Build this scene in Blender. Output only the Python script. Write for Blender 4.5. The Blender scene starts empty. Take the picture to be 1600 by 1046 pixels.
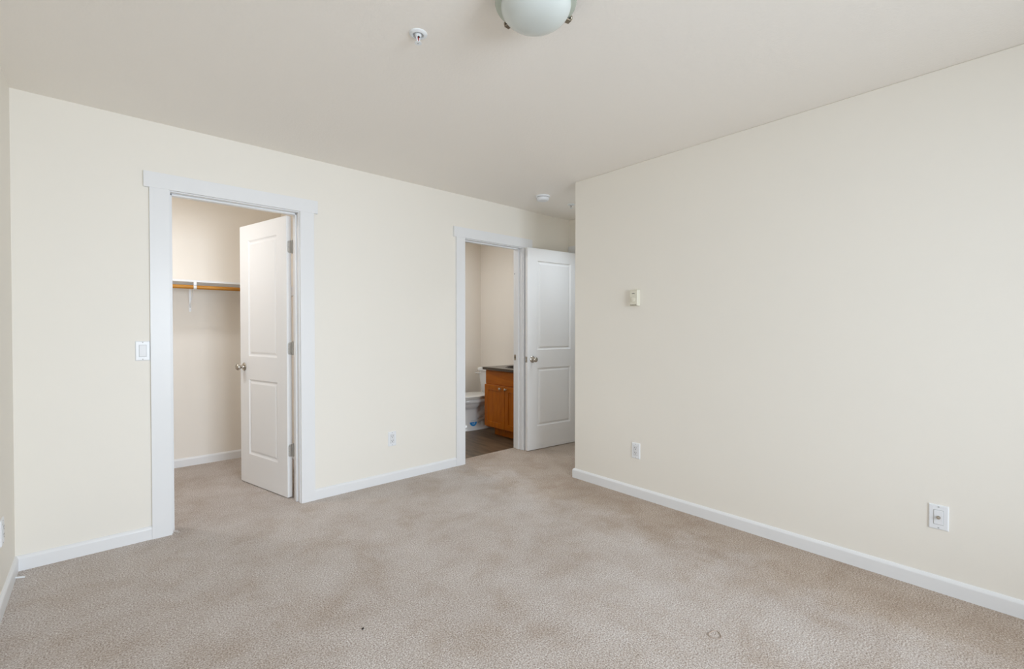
import bpy, bmesh, math, random
from mathutils import Matrix, Vector

# ------------------------------------------------------------------ camera
SC = bpy.context.scene
COL = SC.collection
PI = math.pi
yaw, pitch, roll = -0.7283220, -0.0120575, 0.00032
fw = Vector((-math.sin(yaw) * math.cos(pitch), math.cos(yaw) * math.cos(pitch), math.sin(pitch)))
rt = Vector((math.cos(yaw), math.sin(yaw), 0))
up = rt.cross(fw)
rt2 = rt * math.cos(roll) + up * math.sin(roll)
up2 = up * math.cos(roll) - rt * math.sin(roll)
cd = bpy.data.cameras.new('camera')
cam = bpy.data.objects.new('camera', cd)
COL.objects.link(cam)
cd.sensor_fit = 'HORIZONTAL'
cd.sensor_width = 36.0
cd.lens = 36.0 * 717.44 / 1600.0
cd.clip_start = 0.02
mw = Matrix.Identity(4)
for i, v in enumerate((rt2, up2, -fw)):
    for j in range(3):
        mw[j][i] = v[j]
mw.translation = Vector((0.33836, -3.38854, 1.2255))
cam.matrix_world = mw
SC.camera = cam

# ------------------------------------------------------------------ light
W = bpy.data.worlds.new('World')
SC.world = W
W.use_nodes = True
bg = W.node_tree.nodes['Background']
bg.inputs[0].default_value = (0.80, 0.90, 1.0, 1)
bg.inputs[1].default_value = 0.35

SC.view_settings.view_transform = 'Standard'
SC.view_settings.look = 'None'
SC.view_settings.gamma = 1.0
SC.view_settings.use_curve_mapping = False
SC.view_settings.exposure = -0.02
cyc = SC.cycles
cyc.max_bounces = 16
cyc.diffuse_bounces = 14
cyc.glossy_bounces = 6
cyc.transmission_bounces = 8
cyc.transparent_max_bounces = 12
cyc.caustics_reflective = False
cyc.caustics_refractive = False
cyc.sample_clamp_indirect = 6.0
cyc.use_denoising = True


def area(name, loc, rot, sx, sy, power, color, shape='RECTANGLE', spread=PI):
    d = bpy.data.lights.new(name, 'AREA')
    d.shape = shape
    d.size = sx
    d.size_y = sy
    d.energy = power
    d.color = color
    d.spread = spread
    o = bpy.data.objects.new(name, d)
    COL.objects.link(o)
    o.location = loc
    o.rotation_euler = rot
    return o


WX0, WX1, WZ0, WZ1 = 0.50, 2.42, 0.50, 2.12
LY0, LY1, LZ0, LZ1 = -4.95, -3.70, 0.60, 2.12     # unseen window added in the left wall for side light       # window in the rear wall
# daylight coming in through the window (the bright overcast sky outside)
area('window_daylight', ((WX0 + WX1) / 2, -5.66, (WZ0 + WZ1) / 2 + 0.05), (math.radians(78), 0, math.radians(9)),
     WX1 - WX0, WZ1 - WZ0, 108.0, (0.805, 0.899, 1.0), spread=math.radians(136))
area('side_fill_light', (-0.17, (LY0 + LY1) / 2, (LZ0 + LZ1) / 2), (math.radians(90), 0, math.radians(-90)),
     LY1 - LY0, LZ1 - LZ0, 4.0, (0.85, 0.93, 1.0))  # fill through the added side window, aimed at the bedroom door
# lamp in the closet (out of view, flush on its ceiling)
area('closet_ceiling_lamp', (0.30, 0.62, 2.41), (0, 0, 0), 0.22, 0.22, 10.0, (0.955, 0.965, 1.0), 'DISK')
area('bathroom_fill_light', (2.95, 0.95, 2.41), (0, 0, 0), 0.25, 0.25, 12.5, (0.93, 0.965, 1.0), 'DISK')  # unseen fill light added to lift the bathroom
area('passage_fill_light', (3.76, -0.64, 2.41), (0, 0, 0), 0.18, 0.18, 4.4, (0.80, 0.90, 1.0), 'DISK', math.radians(120))  # unseen fill light added to brighten the open bedroom door

# ------------------------------------------------------------------ measures
H = 2.429
XR = 3.24            # right wall
YH = -0.9118         # its end, where the passage begins
XE = 4.2102          # end wall of the passage
YB = 1.595           # far wall of closet and bathroom
YR = -5.25           # rear wall, behind the camera
XP = 1.68            # closet / bathroom partition
T = 0.112            # wall thickness
BH = 0.0762          # baseboard height


# ------------------------------------------------------------------ materials
def mat(name, color, rough=0.5, metal=0.0, spec=0.5):
    m = bpy.data.materials.new(name)
    m.use_nodes = True
    b = m.node_tree.nodes['Principled BSDF']
    b.inputs['Base Color'].default_value = (*color, 1)
    b.inputs['Roughness'].default_value = rough
    b.inputs['Metallic'].default_value = metal
    b.inputs['Specular IOR Level'].default_value = spec
    return m


def nodes(m):
    nt = m.node_tree
    return nt, nt.nodes, nt.links, nt.nodes['Principled BSDF']


def noise(nt, scale, detail=2.0, rough=0.5, coord=None, vec=None):
    n = nt.nodes.new('ShaderNodeTexNoise')
    n.inputs['Scale'].default_value = scale
    n.inputs['Detail'].default_value = detail
    n.inputs['Roughness'].default_value = rough
    if vec is not None:
        nt.links.new(vec, n.inputs['Vector'])
    return n


def objcoord(nt):
    t = nt.nodes.new('ShaderNodeTexCoord')
    return t.outputs['Object']


def bump(nt, height, strength, dist, b):
    n = nt.nodes.new('ShaderNodeBump')
    n.inputs['Strength'].default_value = strength
    n.inputs['Distance'].default_value = dist
    nt.links.new(height, n.inputs['Height'])
    nt.links.new(n.outputs['Normal'], b.inputs['Normal'])
    return n


def ramp(nt, fac, stops):
    r = nt.nodes.new('ShaderNodeValToRGB')
    els = r.color_ramp.elements
    while len(els) < len(stops):
        els.new(0.5)
    for e, (p, c) in zip(els, stops):
        e.position = p
        e.color = (*c, 1)
    nt.links.new(fac, r.inputs['Fac'])
    return r


def mix(nt, a, b, fac, mode='MIX'):
    n = nt.nodes.new('ShaderNodeMix')
    n.data_type = 'RGBA'
    n.blend_type = mode
    if isinstance(fac, (int, float)):
        n.inputs[0].default_value = fac
    else:
        nt.links.new(fac, n.inputs[0])
    for k, s in ((6, a), (7, b)):
        if isinstance(s, tuple):
            n.inputs[k].default_value = (*s, 1)
        else:
            nt.links.new(s, n.inputs[k])
    return n.outputs[2]


def paint(name, color, rough, scale=140.0, strength=0.12, dist=0.0015):
    m = mat(name, color, rough, spec=0.35)
    nt, ns, ls, b = nodes(m)
    oc = objcoord(nt)
    n = noise(nt, scale, 3.0, 0.55, vec=oc)
    bump(nt, n.outputs['Fac'], strength, dist, b)
    n2 = noise(nt, 1.3, 2.0, 0.5, vec=oc)
    c = mix(nt, tuple(x * 0.985 for x in color), tuple(min(1, x * 1.012) for x in color), n2.outputs['Fac'])
    ls.new(c, b.inputs['Base Color'])
    return m


M = {}
M['wall'] = paint('wall_paint', (0.826, 0.796, 0.734), 0.55)
M['closet_wall'] = paint('closet_wall_paint', (0.830, 0.786, 0.724), 0.6)
M['ceiling'] = paint('ceiling_paint', (0.875, 0.845, 0.800), 0.75, 90.0, 0.35, 0.003)
M['trim'] = paint('trim_paint', (0.795, 0.806, 0.822), 0.32, 60.0, 0.03, 0.001)
M['door'] = paint('door_paint', (0.855, 0.858, 0.865), 0.34, 70.0, 0.05, 0.001)
M['plastic'] = mat('white_plastic', (0.80, 0.82, 0.85), 0.30)
M['insert'] = mat('insert_plastic', (0.74, 0.75, 0.77), 0.35)
M['almond'] = mat('almond_plastic', (0.74, 0.72, 0.61), 0.40)
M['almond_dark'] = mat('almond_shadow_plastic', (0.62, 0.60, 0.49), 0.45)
M['slot'] = mat('slot_dark', (0.035, 0.033, 0.03), 0.7)
M['vent'] = mat('vent_brown', (0.20, 0.17, 0.12), 0.7)
M['screw'] = mat('painted_screw', (0.45, 0.46, 0.47), 0.4)
M['porcelain'] = mat('porcelain', (0.70, 0.70, 0.695), 0.10)
M['seat_plastic'] = mat('seat_plastic', (0.66, 0.65, 0.615), 0.25)
M['sticker'] = mat('blue_sticker', (0.015, 0.22, 0.56), 0.4)
M['sticker_mark'] = mat('sticker_marks', (0.55, 0.72, 0.85), 0.4)
M['sticker_grey'] = mat('sticker_grey', (0.45, 0.50, 0.56), 0.5)
M['brass'] = mat('brass', (0.55, 0.36, 0.12), 0.35, 1.0)
M['bulb'] = mat('red_bulb', (0.42, 0.03, 0.03), 0.15)
M['sprinkler'] = mat('sprinkler_white', (0.78, 0.81, 0.83), 0.35)
M['void'] = mat('dark_cavity', (0.02, 0.012, 0.008), 0.8)


def brushed(name, c0, c1, rough):
    m = mat(name, c0, rough, 1.0)
    nt, ns, ls, b = nodes(m)
    n = noise(nt, 35.0, 3.0, vec=objcoord(nt))
    ls.new(mix(nt, c0, c1, n.outputs['Fac']), b.inputs['Base Color'])
    return m


M['nickel'] = brushed('satin_nickel', (0.50, 0.46, 0.40), (0.60, 0.56, 0.50), 0.26)
M['hinge'] = brushed('hinge_nickel', (0.60, 0.59, 0.56), (0.70, 0.69, 0.66), 0.42)
M['hinge'].node_tree.nodes['Principled BSDF'].inputs['Metallic'].default_value = 0.75
M['clip'] = brushed('clip_bronze_nickel', (0.30, 0.26, 0.20), (0.40, 0.35, 0.28), 0.30)


def make_carpet():
    m = mat('beige_carpet', (0.5, 0.42, 0.36), 1.0, spec=0.05)
    nt, ns, ls, b = nodes(m)
    oc = objcoord(nt)
    # fibre flecks
    f1 = noise(nt, 165.0, 2.5, 0.70, vec=oc)
    fl = ramp(nt, f1.outputs['Fac'], [(0.30, (0.215, 0.162, 0.130)), (0.45, (0.450, 0.390, 0.352)),
                                      (0.58, (0.655, 0.612, 0.585)), (0.72, (0.87, 0.855, 0.848))])
    # pile brushed to and fro: broad trampled patches
    p1 = noise(nt, 3.4, 7.0, 0.70, vec=oc)
    p1.inputs['Distortion'].default_value = 0.25
    pr = ramp(nt, p1.outputs['Fac'], [(0.36, (0.86, 0.815, 0.765)), (0.50, (0.97, 0.96, 0.95)), (0.64, (1.04, 1.05, 1.06))])
    c = mix(nt, fl.outputs['Color'], pr.outputs['Color'], 1.0, 'MULTIPLY')
    p2 = noise(nt, 1.1, 3.0, 0.6, vec=oc)
    pr2 = ramp(nt, p2.outputs['Fac'], [(0.35, (0.94, 0.925, 0.91)), (0.65, (1.03, 1.03, 1.03))])
    c = mix(nt, c, pr2.outputs['Color'], 1.0, 'MULTIPLY')
    # browner and darker towards the right hand wall and the passage
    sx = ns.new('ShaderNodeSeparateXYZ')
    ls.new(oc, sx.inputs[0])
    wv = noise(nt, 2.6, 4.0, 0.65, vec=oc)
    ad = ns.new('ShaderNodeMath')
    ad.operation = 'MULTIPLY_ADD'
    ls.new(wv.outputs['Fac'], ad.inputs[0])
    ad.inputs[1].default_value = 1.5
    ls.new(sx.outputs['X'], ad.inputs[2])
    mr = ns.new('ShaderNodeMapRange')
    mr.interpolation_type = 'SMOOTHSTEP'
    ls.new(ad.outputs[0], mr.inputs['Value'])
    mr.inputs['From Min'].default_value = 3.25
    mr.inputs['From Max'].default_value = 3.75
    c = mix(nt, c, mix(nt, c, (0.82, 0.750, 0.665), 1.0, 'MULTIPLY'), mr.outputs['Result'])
    ls.new(c, b.inputs['Base Color'])
    f2 = noise(nt, 110.0, 3.0, 0.7, vec=oc)
    bump(nt, f2.outputs['Fac'], 0.55, 0.010, b)
    b.inputs['Sheen Weight'].default_value = 0.15
    b.inputs['Sheen Roughness'].default_value = 0.6
    return m


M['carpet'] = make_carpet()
M['carpet_mark'] = mat('trodden_pile', (0.42, 0.35, 0.30), 1.0, spec=0.05)
M['white_fibre'] = mat('pale_fibre', (0.75, 0.72, 0.69), 0.9)


def make_vinyl():
    m = mat('vinyl_plank', (0.2, 0.14, 0.09), 0.38)
    nt, ns, ls, b = nodes(m)
    oc = objcoord(nt)
    mp = ns.new('ShaderNodeMapping')
    mp.inputs['Rotation'].default_value = (0, 0, PI / 2)
    ls.new(oc, mp.inputs['Vector'])
    br = ns.new('ShaderNodeTexBrick')
    br.inputs['Scale'].default_value = 1.0
    br.inputs['Brick Width'].default_value = 1.2
    br.inputs['Row Height'].default_value = 0.15
    br.inputs['Mortar Size'].default_value = 0.0012
    br.inputs['Color1'].default_value = (0.140, 0.099, 0.062, 1)
    br.inputs['Color2'].default_value = (0.088, 0.056, 0.032, 1)
    br.inputs['Mortar'].default_value = (0.05, 0.035, 0.025, 1)
    ls.new(mp.outputs['Vector'], br.inputs['Vector'])
    mp2 = ns.new('ShaderNodeMapping')
    mp2.inputs['Scale'].default_value = (13.0, 1.2, 1.0)
    ls.new(oc, mp2.inputs['Vector'])
    g = noise(nt, 1.6, 5.0, 0.6, vec=mp2.outputs['Vector'])
    gr = ramp(nt, g.outputs['Fac'], [(0.34, (0.42, 0.40, 0.38)), (0.66, (1.45, 1.42, 1.38))])
    ls.new(mix(nt, br.outputs['Color'], gr.outputs['Color'], 1.0, 'MULTIPLY'), b.inputs['Base Color'])
    return m


M['vinyl'] = make_vinyl()


def make_wood(name, c0, c1, stretch, rough):
    m = mat(name, c0, rough, spec=0.28)
    nt, ns, ls, b = nodes(m)
    oc = objcoord(nt)
    mp = ns.new('ShaderNodeMapping')
    mp.inputs['Scale'].default_value = stretch
    ls.new(oc, mp.inputs['Vector'])
    g = noise(nt, 3.0, 6.0, 0.6, vec=mp.outputs['Vector'])
    g.inputs['Distortion'].default_value = 0.6
    r = ramp(nt, g.outputs['Fac'], [(0.3, c0), (0.7, c1)])
    ls.new(r.outputs['Color'], b.inputs['Base Color'])
    return m


M['cabinet'] = make_wood('stained_maple', (0.315, 0.080, 0.003), (0.440, 0.125, 0.005), (9.0, 9.0, 1.4), 0.33)
M['cabinet_flat'] = make_wood('stained_maple_cross', (0.315, 0.080, 0.003), (0.440, 0.125, 0.005), (9.0, 1.4, 9.0), 0.33)
M['rod'] = make_wood('closet_rod_wood', (0.40, 0.165, 0.020), (0.54, 0.25, 0.042), (1.0, 12.0, 12.0), 0.35)


def make_counter():
    m = mat('dark_laminate', (0.06, 0.045, 0.035), 0.22)
    nt, ns, ls, b = nodes(m)
    n = noise(nt, 160.0, 3.0, 0.7, vec=objcoord(nt))
    r = ramp(nt, n.outputs['Fac'], [(0.35, (0.035, 0.024, 0.018)), (0.6, (0.10, 0.076, 0.056)), (0.75, (0.19, 0.16, 0.125))])
    ls.new(r.outputs['Color'], b.inputs['Base Color'])
    return m


M['counter'] = make_counter()


def make_frost(name, color, trans):
    m = mat(name, color, 0.22)
    nt, ns, ls, b = nodes(m)
    b.inputs['Transmission Weight'].default_value = trans
    n = noise(nt, 12.0, 2.0, vec=objcoord(nt))
    ls.new(mix(nt, tuple(x * 0.97 for x in color), color, n.outputs['Fac']), b.inputs['Base Color'])
    return m


M['frost'] = make_frost('frosted_glass', (0.640, 0.690, 0.675), 0.0)
M['frost_rim'] = make_frost('frosted_glass_rim', (0.50, 0.55, 0.475), 0.10)


def make_pane():
    m = bpy.data.materials.new('window_glass')
    m.use_nodes = True
    nt = m.node_tree
    for n in list(nt.nodes):
        nt.nodes.remove(n)
    o = nt.nodes.new('ShaderNodeOutputMaterial')
    mx = nt.nodes.new('ShaderNodeMixShader')
    t = nt.nodes.new('ShaderNodeBsdfTransparent')
    g = nt.nodes.new('ShaderNodeBsdfGlossy')
    g.inputs['Roughness'].default_value = 0.02
    fr = nt.nodes.new('ShaderNodeFresnel')
    fr.inputs['IOR'].default_value = 1.3
    nt.links.new(fr.outputs[0], mx.inputs[0])
    nt.links.new(t.outputs[0], mx.inputs[1])
    nt.links.new(g.outputs[0], mx.inputs[2])
    nt.links.new(mx.outputs[0], o.inputs[0])
    return m


M['pane'] = make_pane()


# ------------------------------------------------------------------ mesh helpers
class MB:
    def __init__(self):
        self.bm = bmesh.new()

    def box(self, x0, x1, y0, y1, z0, z1, bev=0.0, seg=2):
        r = bmesh.ops.create_cube(self.bm, size=1.0)
        vs = r['verts']
        bmesh.ops.scale(self.bm, vec=(abs(x1 - x0), abs(y1 - y0), abs(z1 - z0)), verts=vs)
        bmesh.ops.translate(self.bm, vec=((x0 + x1) / 2, (y0 + y1) / 2, (z0 + z1) / 2), verts=vs)
        if bev > 0:
            es = list({e for v in vs for e in v.link_edges})
            bmesh.ops.bevel(self.bm, geom=es, offset=bev, segments=seg, profile=0.5, affect='EDGES')
        return self

    def prism(self, pts, axis, a0, a1):
        """2-D outline pts extruded along axis (0,1,2); the outline uses the other two axes in order."""
        def P(u, v, a):
            return [(a, u, v), (u, a, v), (u, v, a)][axis]
        b = self.bm
        A = [b.verts.new(P(u, v, a0)) for u, v in pts]
        B = [b.verts.new(P(u, v, a1)) for u, v in pts]
        b.faces.new(A)
        b.faces.new(list(reversed(B)))
        n = len(pts)
        for i in range(n):
            b.faces.new((A[i], B[i], B[(i + 1) % n], A[(i + 1) % n]))
        return self

    def lathe(self, prof, seg=40, mtx=None, cap0=True, cap1=True):
        """prof: (r, z) pairs turned about local z, then moved by mtx."""
        b = self.bm
        mtx = mtx or Matrix.Identity(4)
        rings = []
        for r, z in prof:
            if r < 1e-6:
                rings.append([b.verts.new(mtx @ Vector((0, 0, z)))])
            else:
                rings.append([b.verts.new(mtx @ Vector((r * math.cos(2 * PI * k / seg), r * math.sin(2 * PI * k / seg), z)))
                              for k in range(seg)])
        for R0, R1 in zip(rings, rings[1:]):
            for k in range(seg):
                k2 = (k + 1) % seg
                if len(R0) == 1 and len(R1) == 1:
                    continue
                if len(R0) == 1:
                    b.faces.new((R0[0], R1[k], R1[k2]))
                elif len(R1) == 1:
                    b.faces.new((R0[k], R1[0], R0[k2]))
                else:
                    b.faces.new((R0[k], R1[k], R1[k2], R0[k2]))
        if cap0 and len(rings[0]) > 1:
            b.faces.new(rings[0])
        if cap1 and len(rings[-1]) > 1:
            b.faces.new(list(reversed(rings[-1])))
        return self

    def loft(self, secs):
        """secs: lists of points (equal length), skinned in order and capped."""
        b = self.bm
        rings = [[b.verts.new(p) for p in s] for s in secs]
        n = len(rings[0])
        for R0, R1 in zip(rings, rings[1:]):
            for k in range(n):
                b.faces.new((R0[k], R0[(k + 1) % n], R1[(k + 1) % n], R1[k]))
        b.faces.new(list(reversed(rings[0])))
        b.faces.new(rings[-1])
        return self

    def tube(self, path, radii, seg=12, flat=1.0):
        secs = []
        n = len(path)
        path = [Vector(p) for p in path]
        if isinstance(radii, (int, float)):
            radii = [radii] * n
        prev = None
        for i in range(n):
            t = (path[min(i + 1, n - 1)] - path[max(i - 1, 0)]).normalized()
            ref = prev if prev else (Vector((0, 0, 1)) if abs(t.z) < 0.9 else Vector((1, 0, 0)))
            u = (ref - t * ref.dot(t)).normalized()
            prev = u
            v = t.cross(u)
            secs.append([path[i] + (u * math.cos(a) + v * math.sin(a) * flat) * radii[i]
                         for a in [2 * PI * k / seg for k in range(seg)]])
        return self.loft(secs)

    def frame_sweep(self, path, prof):
        """profile (offset from wall, height) carried along a floor path with mitred corners; wall on the right-hand
        side is offset 0, positive offset is to the LEFT of the walking direction."""
        b = self.bm
        n = len(path)
        rings = []
        for i in range(n):
            p = Vector(path[i])
            d0 = (p - Vector(path[i - 1])).normalized() if i > 0 else None
            d1 = (Vector(path[i + 1]) - p).normalized() if i < n - 1 else None
            d0 = d0 or d1
            d1 = d1 or d0
            n0 = Vector((-d0.y, d0.x))
            n1 = Vector((-d1.y, d1.x))
            m = (n0 + n1).normalized()
            k = 1.0 / max(0.2, m.dot(n0))
            rings.append([b.verts.new((p.x + m.x * k * o, p.y + m.y * k * o, z)) for o, z in prof])
        q = len(prof)
        for R0, R1 in zip(rings, rings[1:]):
            for j in range(q):
                b.faces.new((R0[j], R1[j], R1[(j + 1) % q], R0[(j + 1) % q]))
        b.faces.new(list(reversed(rings[0])))
        b.faces.new(rings[-1])
        return self

    def build(self, name, m, parent=None, smooth=None, bev=0.0):
        b = self.bm
        bmesh.ops.remove_doubles(b, verts=b.verts, dist=1e-6)
        bmesh.ops.recalc_face_normals(b, faces=b.faces)
        me = bpy.data.meshes.new(name)
        b.to_mesh(me)
        b.free()
        me.materials.append(m)
        o = bpy.data.objects.new(name, me)
        COL.objects.link(o)
        if parent is not None:
            o.parent = parent
        if smooth is not None:
            ang = math.radians(smooth)
            for p in me.polygons:
                p.use_smooth = True
            bm2 = bmesh.new()
            bm2.from_mesh(me)
            for e in bm2.edges:
                if len(e.link_faces) == 2 and e.calc_face_angle(0) > ang:
                    e.smooth = False
            bm2.to_mesh(me)
            bm2.free()
        if bev > 0:
            md = o.modifiers.new('bevel', 'BEVEL')
            md.width = bev
            md.segments = 2
            md.limit_method = 'ANGLE'
            md.angle_limit = math.radians(40)
        return o


def tag(o, label=None, cat=None, group=None, kind=None):
    for k, v in (('label', label), ('category', cat), ('group', group), ('kind', kind)):
        if v:
            o[k] = v
    return o


def thing(name, loc, rz, label, cat, group=None, kind=None):
    o = bpy.data.objects.new(name, None)
    o.empty_display_size = 0.05
    COL.objects.link(o)
    o.location = loc
    o.rotation_euler = (0, 0, rz)
    return tag(o, label, cat, group, kind)


def struct(name, mb, m, parent=None, label=None, cat=None, **kw):
    o = mb.build(name, m, parent, **kw)
    if parent is None:
        tag(o, label, cat, None, 'structure')
    return o


# ------------------------------------------------------------------ openings
C1, C2 = 0.639, 1.371        # closet casing, inner edges
B1, B2 = 2.7803, 3.5025      # bathroom casing, inner edges
ZI = 2.045                   # underside of the head casing
CW = 0.0935                  # casing width
RV = 0.006                   # reveal
JT = 0.018
JD = 0.128                   # jamb depth

# ------------------------------------------------------------------ shell
floor = MB()
floor.prism([(-0.1, YR - 0.1), (5.5, YR - 0.1), (5.5, JD), (XP + T, JD), (XP + T, YB + 0.05), (-0.1, YB + 0.05)], 2, -0.03, 0.0)
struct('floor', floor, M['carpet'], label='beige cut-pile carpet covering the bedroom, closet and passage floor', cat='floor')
fb = MB().box(XP, XE + T, JD, YB + 0.05, -0.04, -0.007)
struct('floor_bathroom', fb, M['vinyl'], label='brown wood-look vinyl plank floor in the bathroom', cat='floor')
struct('ceiling', MB().box(-0.12, 5.5, YR - T, YB + T, H, H + 0.1), M['ceiling'], label='cream painted ceiling of the room', cat='ceiling')

jo = JT - RV
wb = MB().prism([(-T, -0.03), (C1 - jo, -0.03), (C1 - jo, ZI + jo), (C2 + jo, ZI + jo), (C2 + jo, -0.03),
                 (B1 - jo, -0.03), (B1 - jo, ZI + jo), (B2 + jo, ZI + jo), (B2 + jo, -0.03),
                 (5.5, -0.03), (5.5, H), (-T, H)], 1, 0.0, T)
struct('wall_back', wb, M['wall'], label='cream wall with the closet and bathroom doorways', cat='wall')
lw = MB().box(-T, 0, YR - T, LY0, -0.03, H).box(-T, 0, LY1, YB + T, -0.03, H)
lw.box(-T, 0, LY0, LY1, -0.03, LZ0).box(-T, 0, LY0, LY1, LZ1, H)
struct('wall_left', lw, M['wall'], label='cream wall at the far left edge', cat='wall')
wr = MB().prism([(XR, YR - T), (XR + T, YR - T), (XR + T, YH - T), (5.5, YH - T), (5.5, YH), (XR, YH)], 2, -0.03, H)
ro = struct('wall_right', wr, M['wall'], label='wide cream wall on the right with an outside corner', cat='wall')
md = ro.modifiers.new('bevel', 'BEVEL')
md.width = 0.006
md.segments = 3
md.limit_method = 'ANGLE'
rw = MB()
rw.box(-T, WX0, YR - T, YR, -0.03, H).box(WX1, XR + T, YR - T, YR, -0.03, H)
rw.box(WX0, WX1, YR - T, YR, -0.03, WZ0).box(WX0, WX1, YR - T, YR, WZ1, H)
struct('wall_rear', rw, M['wall'], label='cream window wall behind the viewer', cat='wall')
struct('wall_far', MB().box(-T, XE + T, YB, YB + T, -0.03, H), M['closet_wall'], label='cream far wall of the closet and bathroom', cat='wall')
struct('wall_partition', MB().box(XP, XP + T, T, YB, -0.03, H), M['closet_wall'], label='cream right hand side wall of the closet', cat='wall')
struct('wall_bathroom', MB().box(XE, XE + T, T, YB, -0.03, H), M['closet_wall'], label='cream bathroom wall behind toilet and vanity', cat='wall')
# end of the passage with the bedroom entrance opening
EY1, EY0 = -0.118, -0.845
we = MB().prism([(YH, -0.03), (EY0 - jo, -0.03), (EY0 - jo, ZI + jo), (EY1 + jo, ZI + jo), (EY1 + jo, -0.03), (0, -0.03), (0, H), (YH, H)],
                0, XE, XE + T)
struct('wall_passage', we, M['wall'], label='cream end wall of the passage beside the bathroom', cat='wall')
struct('wall_corridor', MB().box(5.4, 5.5, YH - T, T, -0.03, H), M['wall'], label='cream corridor wall beyond the bedroom entrance', cat='wall')

# windows behind the viewer
def window(name, loc, rz, width, hh, label):
    """local y points into the room."""
    wn = thing(name, loc, rz, label, 'window', None, 'structure')
    hw = width / 2
    f = MB()
    f.box(-hw, -hw + 0.045, -0.03, 0.03, 0, hh, 0.003).box(hw - 0.045, hw, -0.03, 0.03, 0, hh, 0.003)
    f.box(-hw, hw, -0.03, 0.03, 0, 0.045, 0.003).box(-hw, hw, -0.03, 0.03, hh - 0.045, hh, 0.003)
    f.box(-0.02, 0.02, -0.03, 0.03, 0.045, hh - 0.045, 0.003)
    f.build('window_frame', M['trim'], wn)
    for s in (-1, 1):
        x0, x1 = sorted((s * 0.02, s * (hw - 0.045)))
        MB().box(x0, x1, -0.003, 0.003, 0.045, hh - 0.045).build('pane', M['pane'], wn)
    MB().box(-hw - 0.03, hw + 0.03, 0.0605, 0.10, -0.02, 0.0, 0.004).build('window_sill', M['trim'], wn)


window('window_1', ((WX0 + WX1) / 2, YR - 0.06, WZ0), 0, WX1 - WX0, WZ1 - WZ0, 'white framed window in the wall behind the viewer')
window('added_side_window', (-0.06, (LY0 + LY1) / 2, LZ0), -PI / 2, LY1 - LY0, LZ1 - LZ0, 'white framed window added in the left wall behind the viewer for side light')  # added window, lets side light reach the bedroom door


# ------------------------------------------------------------------ trim
def casing(name, cat_label, org, rz, w, left_cut=None):
    """doorway trim: local x along the wall (0 = inner edge of the left casing, w = inner edge of the right one),
    local -y towards the room."""
    t = thing(name, org, rz, cat_label, 'door frame', None, 'structure')
    th = 0.018
    lx = -CW if left_cut is None else -left_cut
    MB().box(lx, 0, -th, 0, 0, ZI, 0.0009).build('side_casing', M['trim'], t)
    MB().box(w, w + CW, -th, 0, 0, ZI, 0.0009).build('side_casing', M['trim'], t)
    MB().box(lx - (0.0265 if left_cut is None else 0), w + CW + 0.0265, -0.0185, 0, ZI, 2.1352, 0.0009).build('head_casing', M['trim'], t)
    j = MB()
    j.box(RV - JT, RV, 0.0005, JD, 0, ZI - RV, 0.0015)
    j.box(w - RV, w - RV + JT, 0.0005, JD, 0, ZI - RV, 0.0015)
    j.box(RV - JT, w - RV + JT, 0.0005, JD, ZI - RV, ZI - RV + JT, 0.0015)
    j.build('jamb', M['trim'], t)
    s = MB()
    s.box(RV, RV + 0.011, 0.042, 0.080, 0, ZI - RV, 0.002)
    s.box(w - RV - 0.011, w - RV, 0.042, 0.080, 0, ZI - RV, 0.002)
    s.box(RV, w - RV, 0.042, 0.080, ZI - RV - 0.011, ZI - RV, 0.002)
    s.build('door_stop', M['trim'], t)
    return t


casing('trim_1', 'wide white casing around the closet doorway', (C1, 0, 0), 0, C2 - C1)
tb = casing('trim_2', 'white casing around the bathroom doorway', (B1, 0, 0), 0, B2 - B1)
# strike plate on the right jamb of the bathroom doorway
wj = B2 - B1 - RV
sp = MB().box(wj - 0.0018, wj + 0.0005, 0.086, 0.118, 0.905, 0.962, 0.0006).build('strike_plate', M['nickel'], tb)
MB().box(wj - 0.0024, wj - 0.0008, 0.096, 0.109, 0.922, 0.945).build('strike_hole', M['slot'], sp)
# small hinge screw seen high on that jamb
MB().lathe([(0.0, 0.003), (0.004, 0.002), (0.005, 0.0)], 12,
           Matrix.Translation((wj, 0.112, 1.79)) @ Matrix.Rotation(-PI / 2, 4, 'Y')).build('jamb_screw', M['slot'], tb)
casing('trim_3', 'white casing of the bedroom entrance, in the passage corner behind the open door',
       (XE, EY1, 0), -PI / 2, EY1 - EY0 - 0.0, left_cut=0.114)

# baseboards
PROF = [(0.0, 0.0), (0.013, 0.0), (0.013, 0.060), (0.0118, 0.0645), (0.0085, 0.070), (0.005, 0.0745), (0.0, BH)]


def baseboard(name, path, label):
    return struct(name, MB().frame_sweep(path, PROF), M['trim'], None, label, 'baseboard')


CO1, CO2 = C1 - CW, C2 + CW
BO1, BO2 = B1 - CW, B2 + CW
baseboard('baseboard_left', [(CO1, 0), (0, 0), (0, YR)],
          'white baseboard turning from the left wall to the closet casing')
baseboard('baseboard_back', [(BO1, 0), (CO2, 0)], 'white baseboard between the closet and bathroom doorways')
baseboard('baseboard_right', [(XR, YR), (XR, YH), (XE, YH)], 'white baseboard along the right wall and around its outside corner')
baseboard('baseboard_passage', [(XE, 0.0), (BO2, 0)], 'short white baseboard behind the open bedroom door')
baseboard('baseboard_closet', [(XP, 0.14), (XP, YB), (0, YB), (0, 0.13)], 'white baseboard around the closet walls')
baseboard('baseboard_rear', [(0, YR), (XR, YR)], 'white baseboard under the window behind the viewer')
baseboard('baseboard_bathroom', [(XE, YB - 0.0), (XP + T, YB)], 'white baseboard along the bathroom far wall')


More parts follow.
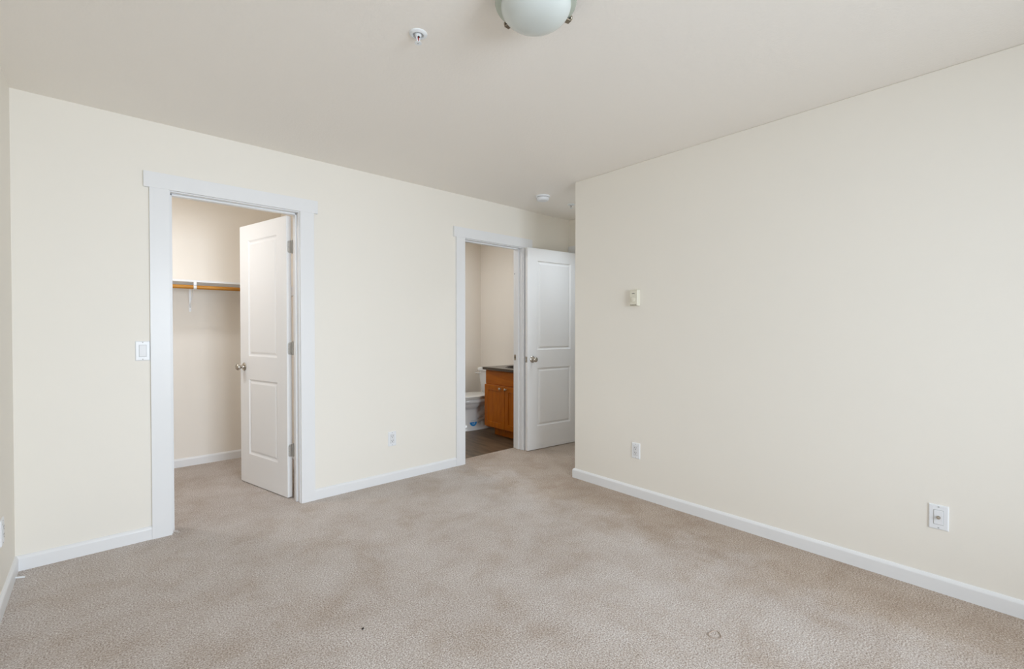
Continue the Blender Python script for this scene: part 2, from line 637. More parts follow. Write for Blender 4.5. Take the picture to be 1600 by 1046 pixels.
# ------------------------------------------------------------------ doors
def panel_side(b, W_, Hh, y, sgn, xa, xb, zs):
    """one moulded face of a two-panel door at local y, outward direction sgn*y."""
    xs = [0, xa, xb, W_]
    zz = [0, zs[0], zs[1], zs[2], zs[3], Hh]
    V = {}

    def v(x, yy, z):
        k = (round(x, 5), round(yy, 5), round(z, 5))
        if k not in V:
            V[k] = b.verts.new(k)
        return V[k]
    for i in range(3):
        for j in range(5):
            if i == 1 and j in (1, 3):
                x0, x1, z0, z1 = xs[i], xs[i + 1], zz[j], zz[j + 1]
                rings = [(0.0, 0.0), (0.0025, 0.0035), (0.010, 0.0075), (0.016, 0.0085), (0.020, 0.0075), (0.031, 0.0030), (0.034, 0.0025)]
                R = []
                for ins, dep in rings:
                    yy = y - sgn * dep
                    R.append([v(x0 + ins, yy, z0 + ins), v(x1 - ins, yy, z0 + ins), v(x1 - ins, yy, z1 - ins), v(x0 + ins, yy, z1 - ins)])
                for A, B in zip(R, R[1:]):
                    for k in range(4):
                        b.faces.new((A[k], A[(k + 1) % 4], B[(k + 1) % 4], B[k]))
                b.faces.new(R[-1])
            else:
                b.faces.new((v(xs[i], y, zz[j]), v(xs[i + 1], y, zz[j]), v(xs[i + 1], y, zz[j + 1]), v(xs[i], y, zz[j + 1])))
    return xs, zz


def door_slab(W_, Hh, th, xa, xb, zs):
    m = MB()
    b = m.bm
    xs, zz = panel_side(b, W_, Hh, 0.0, 1, xa, xb, zs)
    panel_side(b, W_, Hh, -th, -1, xa, xb, zs)
    for x in (0, W_):
        for z0, z1 in zip(zz, zz[1:]):
            b.faces.new([b.verts.new(p) for p in ((x, 0, z0), (x, -th, z0), (x, -th, z1), (x, 0, z1))])
    for z in (0, Hh):
        for x0, x1 in zip(xs, xs[1:]):
            b.faces.new([b.verts.new(p) for p in ((x0, 0, z), (x1, 0, z), (x1, -th, z), (x0, -th, z))])
    return m


KNOB = [(0.0, 0.0), (0.0325, 0.0), (0.0325, 0.003), (0.030, 0.006), (0.022, 0.009), (0.0145, 0.012), (0.0125, 0.018), (0.0125, 0.026),
        (0.016, 0.031), (0.0225, 0.0365), (0.0262, 0.043), (0.0270, 0.049), (0.0255, 0.055), (0.0205, 0.0605), (0.012, 0.0635), (0.0, 0.0645)]


def make_door(name, loc, ang, W_, z0, Hh, xa, xb, label, hinge_side_y, hz, knob_z):
    th = 0.035
    t = thing(name, loc, ang, label, 'door', None, 'structure')
    zs = [0.240 - z0, 0.830 - z0, 1.014 - z0, 1.915 - z0]
    s = door_slab(W_, Hh, th, xa, xb, zs).build('door_panel', M['door'], t, bev=0.0015)
    s.location = (0, 0, z0)
    for sg in (1, -1):
        y = 0.0 if sg > 0 else -th
        mx = Matrix.Translation((W_ - 0.062, y, knob_z)) @ Matrix.Rotation(-sg * PI / 2, 4, 'X')
        MB().lathe(KNOB[1:], 32, mx).build('door_knob', M['nickel'], t, smooth=35)
    lt = MB().box(W_ - 0.0005, W_ + 0.0016, -th / 2 - 0.0125, -th / 2 + 0.0125, knob_z - 0.0285, knob_z + 0.0285, 0.0006)
    lp = lt.build('latch_plate', M['nickel'], t)
    MB().prism([(W_ + 0.0016, -th / 2 - 0.008), (W_ + 0.004, -th / 2 - 0.008), (W_ + 0.013, -th / 2 + 0.008), (W_ + 0.0016, -th / 2 + 0.008)],
               2, knob_z - 0.010, knob_z + 0.010).build('latch_bolt', M['nickel'], lp, bev=0.001)
    for z in hz:
        by = -th - 0.006 if hinge_side_y < 0 else 0.006
        sgn = -1 if hinge_side_y < 0 else 1
        # leaf let into the hinge edge, with two rounded corners
        ya, yb = (-th + 0.0, -0.006) if sgn < 0 else (0.0, -th + 0.006)
        r = 0.0145
        d = 1 if yb > ya else -1
        pts = [(ya, z - 0.0445), (ya, z + 0.0445)]
        for k in range(7):
            a = PI / 2 - k * PI / 12
            pts.append((yb - d * r + d * r * math.cos(a), z + 0.0445 - r + r * math.sin(a)))
        for k in range(7):
            a = -k * PI / 12
            pts.append((yb - d * r + d * r * math.cos(a), z - 0.0445 + r + r * math.sin(a)))
        m = MB().prism(pts, 0, -0.0022, 0.0002)
        m.box(-0.0022, 0.0, min(ya, by), max(ya, by), z - 0.0445, z + 0.0445)
        hg = m.build('hinge', M['hinge'], t)
        k = MB()
        for q in range(5):
            za = z - 0.0445 + q * 0.0178
            k.lathe([(0.0062, za + 0.0004), (0.0062, za + 0.0174)], 16, Matrix.Translation((-0.004, by, 0)))
        k.lathe([(0.0045, z - 0.0475), (0.0045, z + 0.0475), (0.0062, z + 0.0475), (0.0062, z + 0.050), (0.003, z + 0.0515)], 14,
                Matrix.Translation((-0.004, by, 0)))
        k.build('hinge_barrel', M['hinge'], hg, smooth=40)
        sc = MB()
        for (yy, zz) in ((0.62, 0.031), (0.80, -0.002), (0.62, -0.033)):
            sc.lathe([(0.0035, 0.0), (0.003, 0.0008), (0.0, 0.001)], 10,
                     Matrix.Translation((-0.0022, ya + (yb - ya) * yy, z + zz)) @ Matrix.Rotation(-PI / 2, 4, 'Y'))
        sc.build('hinge_screw', M['screw'], hg)
    return t


dx, dy = -0.236, 0.9718
make_door('door_1', (1.3265, 0.1480, 0), math.atan2(dy, dx), 0.686, 0.006, 2.033, 0.134, 0.552,
          'white two-panel closet door standing open into the closet, hinges showing', -1, (1.817, 1.083, 0.344), 0.925)
make_door('door_2', (4.2035, -0.1520, 0), math.atan2(0.1009, -0.9949), 0.711, 0.006, 2.033, 0.130, 0.583,
          'white two-panel bedroom door opened back against the wall beside the bathroom', -1, (1.817, 1.083, 0.25), 0.920)


# ------------------------------------------------------------------ ceiling things
def light_fixture():
    t = thing('ceiling_light', (1.507, -2.206, H), 0, 'frosted glass flush dome ceiling light with metal clips, switched off', 'lamp')
    MB().lathe([(0.105, 0.0), (0.105, -0.020), (0.098, -0.026), (0.0, -0.026)], 48).build('mounting_pan', M['plastic'], t, smooth=40)
    rim = [(0.128, -0.034), (0.1405, -0.030), (0.1450, -0.033), (0.1458, -0.038), (0.1440, -0.0425), (0.134, -0.0455), (0.1255, -0.0475)]
    MB().lathe(rim + [(0.122, -0.040)], 72, cap0=False, cap1=False).build('glass_rim', M['frost_rim'], t, smooth=50)
    dome = []
    R, D = 0.1255, 0.068
    for k in range(0, 15):
        a = k / 14 * PI / 2
        dome.append((R * math.cos(a) ** 0.85 if k < 14 else 0.0, -0.047 - D * math.sin(a)))
    MB().lathe([(0.118, -0.042)] + dome, 72, cap0=False).build('glass_shade', M['frost'], t, smooth=50)
    for deg in (93, -12, 222):
        a = math.radians(deg)
        mx = Matrix.Rotation(a, 4, 'Z')
        c = MB()
        c.box(0.118, 0.150, -0.011, 0.011, -0.054, -0.0485, 0.0015)
        c.box(0.146, 0.152, -0.011, 0.011, -0.054, -0.022, 0.0015)
        c.box(0.100, 0.152, -0.011, 0.011, -0.026, -0.021, 0.0015)
        c.lathe([(0.0075, 0.0), (0.0085, 0.004), (0.006, 0.008), (0.0, 0.009)], 14,
                Matrix.Translation((0.152, 0, -0.036)) @ Matrix.Rotation(PI / 2, 4, 'Y'))
        o = c.build('clip', M['clip'], t)
        o.matrix_local = mx
    return t


light_fixture()


def sprinkler(loc, rz, label, glass):
    t = thing('fire_sprinkler', loc, rz, label, 'sprinkler', 'pendent sprinkler heads on the ceiling')
    MB().lathe([(0.0, 0.0), (0.0365, 0.0), (0.0365, -0.0025), (0.034, -0.006), (0.027, -0.009), (0.0235, -0.0095), (0.0225, -0.006),
                (0.0215, -0.002), (0.0, -0.002)], 48).build('escutcheon', M['sprinkler'], t, smooth=35)
    MB().lathe([(0.0215, -0.0021), (0.0130, -0.0021)], 32, cap0=False, cap1=False).build('gap_ring', M['screw'], t)
    body = MB()
    body.lathe([(0.0135, -0.001), (0.0135, -0.010), (0.0105, -0.013), (0.0105, -0.016)], 24)
    body.build('body', M['sprinkler'], t, smooth=35)
    MB().lathe([(0.0, -0.0163), (0.0072, -0.0164), (0.0072, -0.0150)], 16, cap0=False).build('orifice', M['void'], t)
    for s in (-1, 1):
        MB().tube([(s * 0.0095, 0, -0.014), (s * 0.0105, 0, -0.024), (s * 0.0085, 0, -0.034), (s * 0.003, 0, -0.042)],
                  [0.0032, 0.0028, 0.0026, 0.0028], 8).build('frame_arm', M['sprinkler'], t, smooth=60)
    MB().lathe([(0.0016, -0.016), (0.0022, -0.020), (0.0022, -0.034), (0.0016, -0.0385)], 12).build('bulb', glass, t, smooth=60)
    d = MB().lathe([(0.0, -0.0415), (0.0045, -0.0415), (0.006, -0.045), (0.0145, -0.0465), (0.0145, -0.0478), (0.004, -0.0482), (0.0, -0.0482)], 24)
    dd = d.build('deflector', M['sprinkler'], t, smooth=40)
    MB().lathe([(0.0032, -0.0480), (0.0028, -0.0496), (0.0, -0.0498)], 12).build('deflector_screw', M['screw'], dd)
    t.scale = (1, 1, 0.80)
    return t


sprinkler((1.308, -1.726, H), 0.5, 'white sprinkler head with a red bulb near the ceiling light', M['bulb'])
sprinkler((3.724, -0.450, H), 1.2, 'white sprinkler head half hidden by the right wall corner', M['brass'])

t = thing('smoke_detector', (3.324, -0.460, H), 0, 'round white smoke detector on the passage ceiling', 'smoke detector')
MB().lathe([(0.0, 0.0), (0.064, 0.0), (0.064, -0.008), (0.062, -0.0125), (0.056, -0.0135)], 48).build('base', M['plastic'], t, smooth=40)
MB().lathe([(0.0535, -0.0135), (0.0535, -0.0165)], 48, cap0=False, cap1=False).build('vent_gap', M['slot'], t)
MB().lathe([(0.0565, -0.0165), (0.0570, -0.019), (0.0545, -0.034), (0.048, -0.041), (0.036, -0.0435), (0.0, -0.044)], 48).build('cover', M['plastic'], t, smooth=40)


# ------------------------------------------------------------------ wall plates (local: x right, z up, facing -y)
def plate(t, w=0.070, h=0.1145):
    m = MB()
    z = h / 2
    secs = []
    for ins, y in ((0.0, 0.0), (0.0, -0.0022), (0.0018, -0.0045), (0.0045, -0.0056)):
        secs.append([(-w / 2 + ins, y, -z + ins), (w / 2 - ins, y, -z + ins), (w / 2 - ins, y, z - ins), (-w / 2 + ins, y, z - ins)])
    m.loft(secs)
    return m.build('cover_plate', M['plastic'], t)


def plate_screws(p, z=0.0485):
    for s in (-1, 1):
        MB().lathe([(0.0033, 0.0), (0.003, 0.0009), (0.0, 0.0012)], 14,
                   Matrix.Translation((0, -0.0056, s * z)) @ Matrix.Rotation(PI / 2, 4, 'X')).build('screw', M['screw'], p)


def rocker_insert(p, name, m):
    fr = MB().box(-0.0175, 0.0175, -0.0060, -0.0040, -0.0345, 0.0345)
    g = fr.build('insert_gap', M['screw'], p)
    mb = MB().box(-0.0160, 0.0160, -0.0078, -0.0045, -0.0327, 0.0327, 0.0012)
    return mb.build(name, m, p)


t = thing('light_switch', (0.5105, 0, 1.099), 0, 'white rocker light switch against the closet casing', 'light switch')
p = plate(t, 0.067, 0.112)
rocker_insert(p, 'rocker', M['insert'])
plate_screws(p)


def outlet(loc, rz, label):
    t = thing('wall_outlet', loc, rz, label, 'power outlet', 'duplex wall outlets')
    p = plate(t)
    rocker_insert(p, 'receptacle_face', M['insert'])
    sl = MB()
    for s in (-1, 1):
        zc = s * 0.0175 + 0.002
        sl.box(-0.0080, -0.0055, -0.0082, -0.0072, zc - 0.001, zc + 0.0075)
        sl.box(0.0055, 0.0078, -0.0082, -0.0072, zc, zc + 0.0070)
        sl.lathe([(0.0030, 0.0), (0.0030, 0.0006), (0.0, 0.0007)], 12,
                 Matrix.Translation((0, -0.0076, zc - 0.0075)) @ Matrix.Rotation(PI / 2, 4, 'X'))
    sl.build('socket_slots', M['slot'], p)
    plate_screws(p)
    return t


outlet((2.0685, 0, 0.343), 0, 'white power outlet low on the wall between the closet and bathroom doorways')
outlet((XR, -1.4965, 0.337), -PI / 2, 'white power outlet low on the right wall below the thermostat')
outlet((0, -0.4010, 0.334), PI / 2, 'white power outlet cut off at the left picture edge')

t = thing('cable_outlet', (XR, -3.1230, 0.349), -PI / 2, 'white wall plate with one coaxial jack low on the right wall', 'cable outlet')
p = plate(t)
ins = rocker_insert(p, 'insert', M['plastic'])
plate_screws(p)
MB().lathe([(0.0075, 0.0), (0.0075, 0.003), (0.0055, 0.003), (0.0055, 0.011), (0.0045, 0.0115), (0.0045, 0.0105), (0.0, 0.0105)], 6 * 4,
           Matrix.Translation((0, -0.0078, 0)) @ Matrix.Rotation(PI / 2, 4, 'X')).build('jack', M['nickel'], ins, smooth=40)

t = thing('thermostat', (XR, -1.4905, 1.452), -PI / 2, 'small almond thermostat with a round dial on the right wall', 'thermostat')
m = MB()
secs = []
w, z = 0.0335, 0.0575
for ins, y in ((-0.001, 0.0), (-0.001, -0.010), (0.0, -0.011), (0.0, -0.025), (0.003, -0.029), (0.006, -0.030)):
    secs.append([(-w + ins, y, -z + ins), (w - ins, y, -z + ins), (w - ins, y, z - ins), (-w + ins, y, z - ins)])
b = m.loft(secs).build('housing', M['almond'], t)
v = MB()
for k in range(6):
    x = -0.0245 + k * 0.0085
    v.box(x, x + 0.0045, -0.0305, -0.027, -0.0555, -0.0480)
v.build('vent_slots', M['vent'], b)
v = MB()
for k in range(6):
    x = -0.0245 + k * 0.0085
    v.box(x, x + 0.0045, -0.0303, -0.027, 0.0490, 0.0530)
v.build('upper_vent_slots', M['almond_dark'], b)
MB().box(-0.013, 0.009, -0.0306, -0.029, 0.0290, 0.0330).build('scale_window', M['slot'], b)
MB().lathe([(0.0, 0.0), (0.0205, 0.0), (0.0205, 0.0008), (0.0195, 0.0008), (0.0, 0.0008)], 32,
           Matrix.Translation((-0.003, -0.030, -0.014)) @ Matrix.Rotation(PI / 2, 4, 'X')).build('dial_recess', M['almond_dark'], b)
MB().lathe([(0.0180, 0.0), (0.0180, 0.004), (0.0165, 0.005), (0.0, 0.005)], 32,
           Matrix.Translation((-0.003, -0.030, -0.014)) @ Matrix.Rotation(PI / 2, 4, 'X')).build('dial', M['almond'], b, smooth=40)

# ------------------------------------------------------------------ closet fittings
sh = MB().box(0.004, XP - 0.004, 1.288, YB - 0.001, 1.6205, 1.6375, 0.0015).build('closet_shelf', M['trim'])
tag(sh, 'white closet shelf running along the far wall above the rod', 'shelf')
ro = MB().tube([(0.01, 1.300, 1.578), (XP - 0.012, 1.300, 1.578)], 0.0162, 24).build('closet_rod', M['rod'], smooth=60)
tag(ro, 'honey brown wooden clothes rod under the white closet shelf', 'clothes rod')

t = thing('shelf_bracket', (0.925, YB, 1.38), 0, 'white metal shelf and rod bracket on the closet wall', 'bracket')
MB().box(-0.0085, 0.0085, -0.0035, 0.0, 0.0, 0.2400, 0.001).build('wall_strap', M['plastic'], t)
MB().box(-0.0085, 0.0085, -0.300, -0.0035, 0.2365, 0.2400, 0.001).build('shelf_arm', M['plastic'], t)
MB().tube([(0.0, -0.006, 0.030), (0.0, -0.035, 0.062), (0.0, -0.23, 0.205), (0.0, -0.262, 0.232)], 0.0048, 8, flat=0.55).build('brace', M['plastic'], t)
hk = MB()
pts = []
for k in range(15):
    a = math.radians(80) + k / 14 * math.radians(205)
    pts.append((-0.295 + 0.0196 * math.cos(a) * 1.0, 0.198 + 0.0196 * math.sin(a)))
outer = [(y, z) for y, z in pts]
inner = [(-0.295 + (y + 0.295) * 0.86, 0.198 + (z - 0.198) * 0.86) for y, z in pts]
hk.prism(outer + inner[::-1], 0, -0.0105, 0.0105)
hk.box(-0.0105, 0.0105, -0.3155, -0.290, 0.2140, 0.2400, 0.001)
hk.build('rod_hook', M['plastic'], t)
MB().lathe([(0.0035, 0), (0.003, 0.0015), (0, 0.002)], 12, Matrix.Translation((0, -0.0035, 0.014)) @ Matrix.Rotation(PI / 2, 4, 'X')).build('screw', M['screw'], t)

c = MB().box(XP - 0.018, XP, 1.02, 1.286, 1.535, 1.6195, 0.002).build('shelf_cleat', M['trim'])
tag(c, 'white wooden shelf cleat on the closet side wall, seen past the door hinges', 'cleat')

# ------------------------------------------------------------------ toilet (local x: 0 at the wall, front towards -x)
FZ = -0.007
TX, TY = 4.195, 1.175
t = thing('toilet', (TX, TY, FZ), 0, 'white two-piece toilet with a closed lid beside the vanity', 'toilet')


def oval(z, xf, xb, hwid, e=2.3, n=56, rear=1.0, fb=None):
    cx, hl = (xf + xb) / 2, (xb - xf) / 2
    out = []
    for k in range(n):
        a = 2 * PI * k / n
        ca, sa = math.cos(a), math.sin(a)
        x = cx + hl * math.copysign(abs(ca) ** (2 / e), ca)
        y = hwid * math.copysign(abs(sa) ** (2 / e), sa)
        s = min(1, max(0, (x + 0.452) / 0.030))
        s = s * s * (3 - 2 * s)
        y *= 1 - (1 - rear) * s
        out.append((x, y, z))
    return out


bw = MB()
bw.loft([oval(0.0, -0.645, -0.10, 0.112, 3.2), oval(0.018, -0.645, -0.10, 0.112, 3.2), oval(0.032, -0.640, -0.11, 0.106, 3.0, rear=0.93),
         oval(0.048, -0.636, -0.12, 0.100, 3.0, rear=0.62), oval(0.10, -0.632, -0.15, 0.097, 2.9, rear=0.50),
         oval(0.20, -0.630, -0.17, 0.097, 2.8, rear=0.50), oval(0.246, -0.632, -0.16, 0.099, 2.7, rear=0.52), oval(0.262, -0.640, -0.15, 0.107, 2.6, rear=0.55),
         oval(0.276, -0.656, -0.13, 0.126, 2.5, rear=0.62), oval(0.295, -0.676, -0.10, 0.146, 2.4, rear=0.74), oval(0.318, -0.692, -0.07, 0.161, 2.3, rear=0.88),
         oval(0.338, -0.702, -0.04, 0.171, 2.3), oval(0.3425, -0.708, -0.035, 0.180, 2.3),
         oval(0.348, -0.714, -0.03, 0.185, 2.3), oval(0.377, -0.714, -0.02, 0.186, 2.3), oval(0.384, -0.706, -0.025, 0.179, 2.3)])
bw.build('bowl', M['porcelain'], t, smooth=50)
for s in (-1, 1):
    tp = MB().tube([(-0.475, s * 0.040, 0.150), (-0.42, s * 0.048, 0.155), (-0.36, s * 0.055, 0.178), (-0.31, s * 0.058, 0.215), (-0.27, s * 0.060, 0.265), (-0.245, s * 0.06, 0.32)],
                   [0.040, 0.042, 0.042, 0.042, 0.040, 0.038], 18)
    tp.tube([(-0.245, s * 0.058, 0.30), (-0.215, s * 0.056, 0.24), (-0.205, s * 0.054, 0.15), (-0.205, s * 0.052, 0.03)], [0.04, 0.042, 0.042, 0.045], 18)
    tp.tube([(-0.475, s * 0.045, 0.098), (-0.40, s * 0.05, 0.100), (-0.33, s * 0.055, 0.122), (-0.27, s * 0.058, 0.17)], [0.026, 0.028, 0.028, 0.026], 16)
    tp.lathe([(0.03, 0.0), (0.028, 0.05), (0.022, 0.075), (0.0, 0.085)], 20, Matrix.Translation((-0.335, s * 0.060, 0.015)))
    tp.build('trapway', M['porcelain'], t, smooth=50)
MB().loft([oval(0.3842, -0.690, -0.235, 0.162, 2.2), oval(0.3895, -0.690, -0.235, 0.162, 2.2), oval(0.3905, -0.713, -0.224, 0.185, 2.2), oval(0.3925, -0.716, -0.222, 0.187, 2.2), oval(0.4005, -0.716, -0.222, 0.187, 2.2), oval(0.4025, -0.711, -0.226, 0.183, 2.2)]
          ).build('seat', M['seat_plastic'], t, smooth=50)
MB().loft([oval(0.4028, -0.690, -0.235, 0.162, 2.2), oval(0.4090, -0.690, -0.235, 0.162, 2.2), oval(0.4095, -0.711, -0.225, 0.183, 2.2), oval(0.412, -0.716, -0.222, 0.187, 2.2), oval(0.420, -0.715, -0.222, 0.186, 2.2), oval(0.427, -0.700, -0.230, 0.174, 2.2), oval(0.430, -0.62, -0.27, 0.11, 2.2)]
          ).build('lid', M['seat_plastic'], t, smooth=50)


def rrect(z, x0, x1, hy, r=0.03):
    o = []
    for cx, cy, a0 in ((x1 - r, hy - r, 0), (x0 + r, hy - r, 90), (x0 + r, -hy + r, 180), (x1 - r, -hy + r, 270)):
        for k in range(6):
            a = math.radians(a0 + 18 * k)
            o.append((cx + r * math.cos(a), cy + r * math.sin(a), z))
    return o


MB().loft([rrect(0.386, -0.175, -0.012, 0.148), rrect(0.40, -0.180, -0.010, 0.156), rrect(0.55, -0.193, -0.008, 0.186), rrect(0.690, -0.200, -0.008, 0.203)]).build('tank', M['porcelain'], t, smooth=50)
MB().loft([rrect(0.691, -0.205, -0.006, 0.205), rrect(0.696, -0.214, -0.004, 0.213), rrect(0.722, -0.214, -0.004, 0.213), rrect(0.733, -0.205, -0.010, 0.205), rrect(0.736, -0.19, -0.02, 0.185)]).build('tank_lid', M['porcelain'], t, smooth=50)
lv = MB()
lv.lathe([(0.014, 0.0), (0.014, 0.008), (0.009, 0.012), (0.009, 0.020)], 16, Matrix.Translation((-0.1985, 0.155, 0.662)) @ Matrix.Rotation(-PI / 2, 4, 'Y'))
lv.tube([(-0.214, 0.150, 0.662), (-0.218, 0.185, 0.664), (-0.220, 0.228, 0.659)], [0.007, 0.0075, 0.008], 10)
lv.build('flush_lever', M['porcelain'], t, smooth=50)
# round-bottomed blue sticker on the pedestal side
st = MB()
arc = [(-0.500 + 0.049 * math.cos(a), 0.100 + 0.050 * math.sin(a)) for a in [PI + k * PI / 20 for k in range(21)]]


def on_pedestal(x, z, off):
    cx, hl = (-0.632 - 0.13) / 2, (0.632 - 0.13) / 2
    u = min(0.999, abs((x - cx) / hl))
    e = 2.95
    return -(0.0985 * (1 - u ** e) ** (1 / e)) - off


for f_, nm, mm in ((1.0, 'sticker', 'sticker'),):
    vs0 = [st.bm.verts.new((x, on_pedestal(x, z, 0.0005), z)) for x, z in arc]
    vs1 = [st.bm.verts.new((x, on_pedestal(x, z, 0.0045), z)) for x, z in arc]
    st.bm.faces.new(vs1)
    st.bm.faces.new(vs0[::-1])
    for k in range(len(arc)):
        k2 = (k + 1) % len(arc)
        st.bm.faces.new((vs0[k], vs0[k2], vs1[k2], vs1[k]))
so = st.build('sticker', M['sticker'], t)
mk = MB()
for x0, x1, z0, z1 in ((-0.525, -0.482, 0.086, 0.089), (-0.492, -0.480, 0.082, 0.093), (-0.516, -0.486, 0.072, 0.0745)):
    y = on_pedestal((x0 + x1) / 2, 0, 0.0050)
    mk.box(x0, x1, y - 0.0008, y + 0.0006, z0, z1)
mk.build('sticker_pattern', M['sticker_mark'], so)
mk = MB()
for k, (x0, x1) in enumerate(((-0.538, -0.518), (-0.513, -0.495), (-0.490, -0.468))):
    y = on_pedestal((x0 + x1) / 2, 0, 0.0050)
    mk.box(x0, x1, y - 0.0008, y + 0.0045, 0.116, 0.121)
mk.build('sticker_caption', M['sticker_grey'], so)

# ------------------------------------------------------------------ vanity
VX, VY0, VY1 = 3.69, 0.142, 0.826
v = thing('vanity_cabinet', ((VX + XE) / 2, (VY0 + VY1) / 2, FZ), 0, 'orange brown wooden bathroom vanity cabinet with two doors', 'cabinet')
OX, OY, OZ = (VX + XE) / 2, (VY0 + VY1) / 2, FZ


def vb(mb, x0, x1, y0, y1, z0, z1, bev=0.0):
    return mb.box(x0 - OX, x1 - OX, y0 - OY, y1 - OY, z0 - OZ, z1 - OZ, bev)


m = MB()
vb(m, VX, VX + 0.019, VY0, VY1, 0.5780, 0.752)
vb(m, VX, VX + 0.019, VY0, VY1, 0.088, 0.110)
for q0, q1 in ((VY0, VY0 + 0.04), (VY1 - 0.04, VY1), (0.455, 0.491)):
    vb(m, VX, VX + 0.019, q0, q1, 0.110, 0.5780)
vb(m, VX + 0.019, XE - 0.004, VY0, VY0 + 0.016, 0.088, 0.752)
vb(m, VX + 0.019, XE - 0.004, VY1 - 0.016, VY1, 0.088, 0.752)
vb(m, VX + 0.019, XE - 0.004, VY0 + 0.016, VY1 - 0.016, 0.088, 0.104)
vb(m, XE - 0.012, XE - 0.004, VY0 + 0.016, VY1 - 0.016, 0.104, 0.752)
m.build('body', M['cabinet'], v)
vb(MB(), VX + 0.075, XE - 0.01, VY0 + 0.0, VY1 - 0.07, FZ, 0.088).build('toe_kick', M['cabinet'], v)
vb(MB(), VX - 0.006, VX + 0.001, VY0 + 0.004, VY1 - 0.003, 0.594, 0.738, 0.002).build('false_drawer_front', M['cabinet_flat'], v)


def shaker(y0, y1, z0, z1):
    m = MB()
    b = m.bm
    x = VX - 0.0205 - OX
    xb = VX - 0.0005 - OX
    y0, y1, z0, z1 = y0 - OY, y1 - OY, z0 - OZ, z1 - OZ
    rings = [(0.0, xb), (0.0, x + 0.002), (0.002, x), (0.058, x), (0.0605, x + 0.007), (0.062, x + 0.0075)]
    R = []
    for ins, xx in rings:
        R.append([b.verts.new(p) for p in ((xx, y0 + ins, z0 + ins), (xx, y1 - ins, z0 + ins), (xx, y1 - ins, z1 - ins), (xx, y0 + ins, z1 - ins))])
    for A, B in zip(R, R[1:]):
        for k in range(4):
            b.faces.new((A[k], A[(k + 1) % 4], B[(k + 1) % 4], B[k]))
    b.faces.new(R[-1])
    b.faces.new(R[0][::-1])
    return m


for y0, y1, ky in ((0.4755, 0.828, 0.535), (0.1385, 0.4705, 0.4425)):
    d = shaker(y0, y1, 0.100, 0.5835).build('door', M['cabinet'], v)
    MB().lathe([(0.0085, 0.0), (0.0065, 0.004), (0.0055, 0.012), (0.010, 0.017), (0.0150, 0.021), (0.0155, 0.025), (0.012, 0.0285), (0.0, 0.030)], 24,
               Matrix.Translation((VX - 0.0205 - OX, ky - OY, 0.552 - OZ)) @ Matrix.Rotation(-PI / 2, 4, 'Y')).build('knob', M['nickel'], d, smooth=40)

# countertop with the hole for the basin
ct = thing('countertop', (3.93, 0.49, 0.752), 0, 'dark brown speckled vanity countertop', 'countertop')
CX0, CX1, CY0, CY1 = 3.655, XE - 0.003, 0.136, 0.850
SX, SY, SA, SB = 3.945, 0.475, 0.165, 0.215
m = MB()
b = m.bm
n = 64


def sq(a):
    c, s = math.cos(a), math.sin(a)
    # ray from basin centre to the counter rectangle
    k = []
    if c > 1e-9:
        k.append((CX1 - SX) / c)
    if c < -1e-9:
        k.append((CX0 - SX) / c)
    if s > 1e-9:
        k.append((CY1 - SY) / s)
    if s < -1e-9:
        k.append((CY0 - SY) / s)
    q = min(k)
    return (SX + c * q, SY + s * q)


angs = sorted([2 * PI * k / n for k in range(n)] + [math.atan2(yy - SY, xx - SX) % (2 * PI) for xx in (CX0, CX1) for yy in (CY0, CY1)])
rows = []
for (zt, kind) in ((0.0, 'in'), (0.0, 'out'), (0.030, 'out'), (0.030, 'in')):
    r = []
    for a in angs:
        if kind == 'in':
            x, y = SX + SA * math.cos(a), SY + SB * math.sin(a)
        else:
            x, y = sq(a)
        r.append(b.verts.new((x - 3.93, y - 0.49, zt)))
    rows.append(r)
q = len(angs)
for i in range(4):
    A, B = rows[i], rows[(i + 1) % 4]
    for k in range(q):
        b.faces.new((A[k], A[(k + 1) % q], B[(k + 1) % q], B[k]))
m.build('counter_slab', M['counter'], ct, bev=0.002)
sk = thing('sink_basin', (SX, SY, 0.782), 0, 'dark oval sink basin set in the vanity countertop', 'sink')
m = MB()
prof = [(1.055, 0.0), (1.05, 0.003), (1.01, 0.005), (0.975, 0.002), (0.955, -0.010), (0.90, -0.060), (0.70, -0.105), (0.35, -0.122), (0.08, -0.126), (0.0, -0.126)]
m.lathe([(r, z) for r, z in prof], 64, Matrix.Diagonal((SA, SB, 1, 1)), cap0=False)
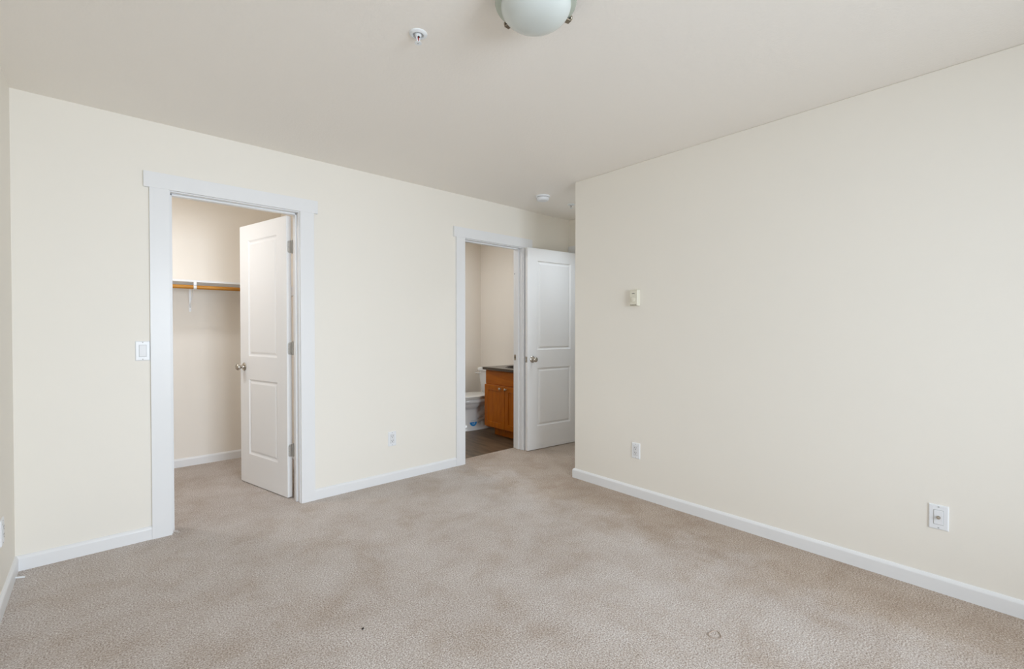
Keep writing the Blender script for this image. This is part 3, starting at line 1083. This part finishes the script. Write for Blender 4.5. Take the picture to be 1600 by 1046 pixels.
sb = m.build('basin', mat('dark_basin', (0.030, 0.018, 0.013), 0.25), sk, smooth=50)
MB().lathe([(0.022, 0.0), (0.020, 0.003), (0.0, 0.002)], 24, Matrix.Translation((0, 0, -0.126))).build('drain', M['nickel'], sb, smooth=40)

# ------------------------------------------------------------------ small marks on the carpet
m = MB()
ring = []
cx, cy = 2.158, -2.570
for k in range(40):
    a = 2 * PI * k / 40
    r = 0.026 + 0.003 * math.sin(3 * a + 0.6)
    ring.append((cx + r * math.cos(a), cy + 0.85 * r * math.sin(a), 0.0008))
ring.append(ring[0])
o = m.tube(ring, 0.0024, 8, flat=1.0).build('carpet_ring', M['carpet_mark'], smooth=60)  # ring impression in the pile, modelled as a thin dark raised loop
tag(o, 'small dark ring impression in the carpet near the front', 'carpet mark')

o = MB().lathe([(0.0, 0.0), (0.0045, 0.0004), (0.0050, 0.0022), (0.0030, 0.0042), (0.0, 0.0046)], 9,
               Matrix.Translation((1.122, -1.596, 0.0)) @ Matrix.Rotation(0.6, 4, 'Z') @ Matrix.Diagonal((1.3, 0.8, 1, 1))).build('lint_speck', M['void'], smooth=60)
tag(o, 'tiny dark speck of lint on the carpet in front of the closet', 'lint')

random.seed(4)
m = MB()
for k in range(26):
    x, y = 0.652 + random.gauss(0, 0.010), 0.015 + random.gauss(0, 0.022)
    a = random.uniform(0, PI)
    l = random.uniform(0.006, 0.014)
    h = random.uniform(0.004, 0.010)
    m.tube([(x - l * math.cos(a), y - l * math.sin(a), 0.001), (x, y, h), (x + l * math.cos(a), y + l * math.sin(a), 0.001)], 0.0008, 5)
o = m.build('carpet_fray', M['white_fibre'], smooth=60)
tag(o, 'pale frayed carpet fibres at the foot of the closet casing', 'fibres', None, 'stuff')

o = MB().tube([(0.0135, -0.130, 0.016), (0.030, -0.134, 0.014), (0.046, -0.137, 0.011)], [0.0045, 0.0042, 0.004], 10).build('cable_stub', M['plastic'], smooth=60)
tag(o, 'short white cable end poking out of the baseboard in the left corner', 'cable')
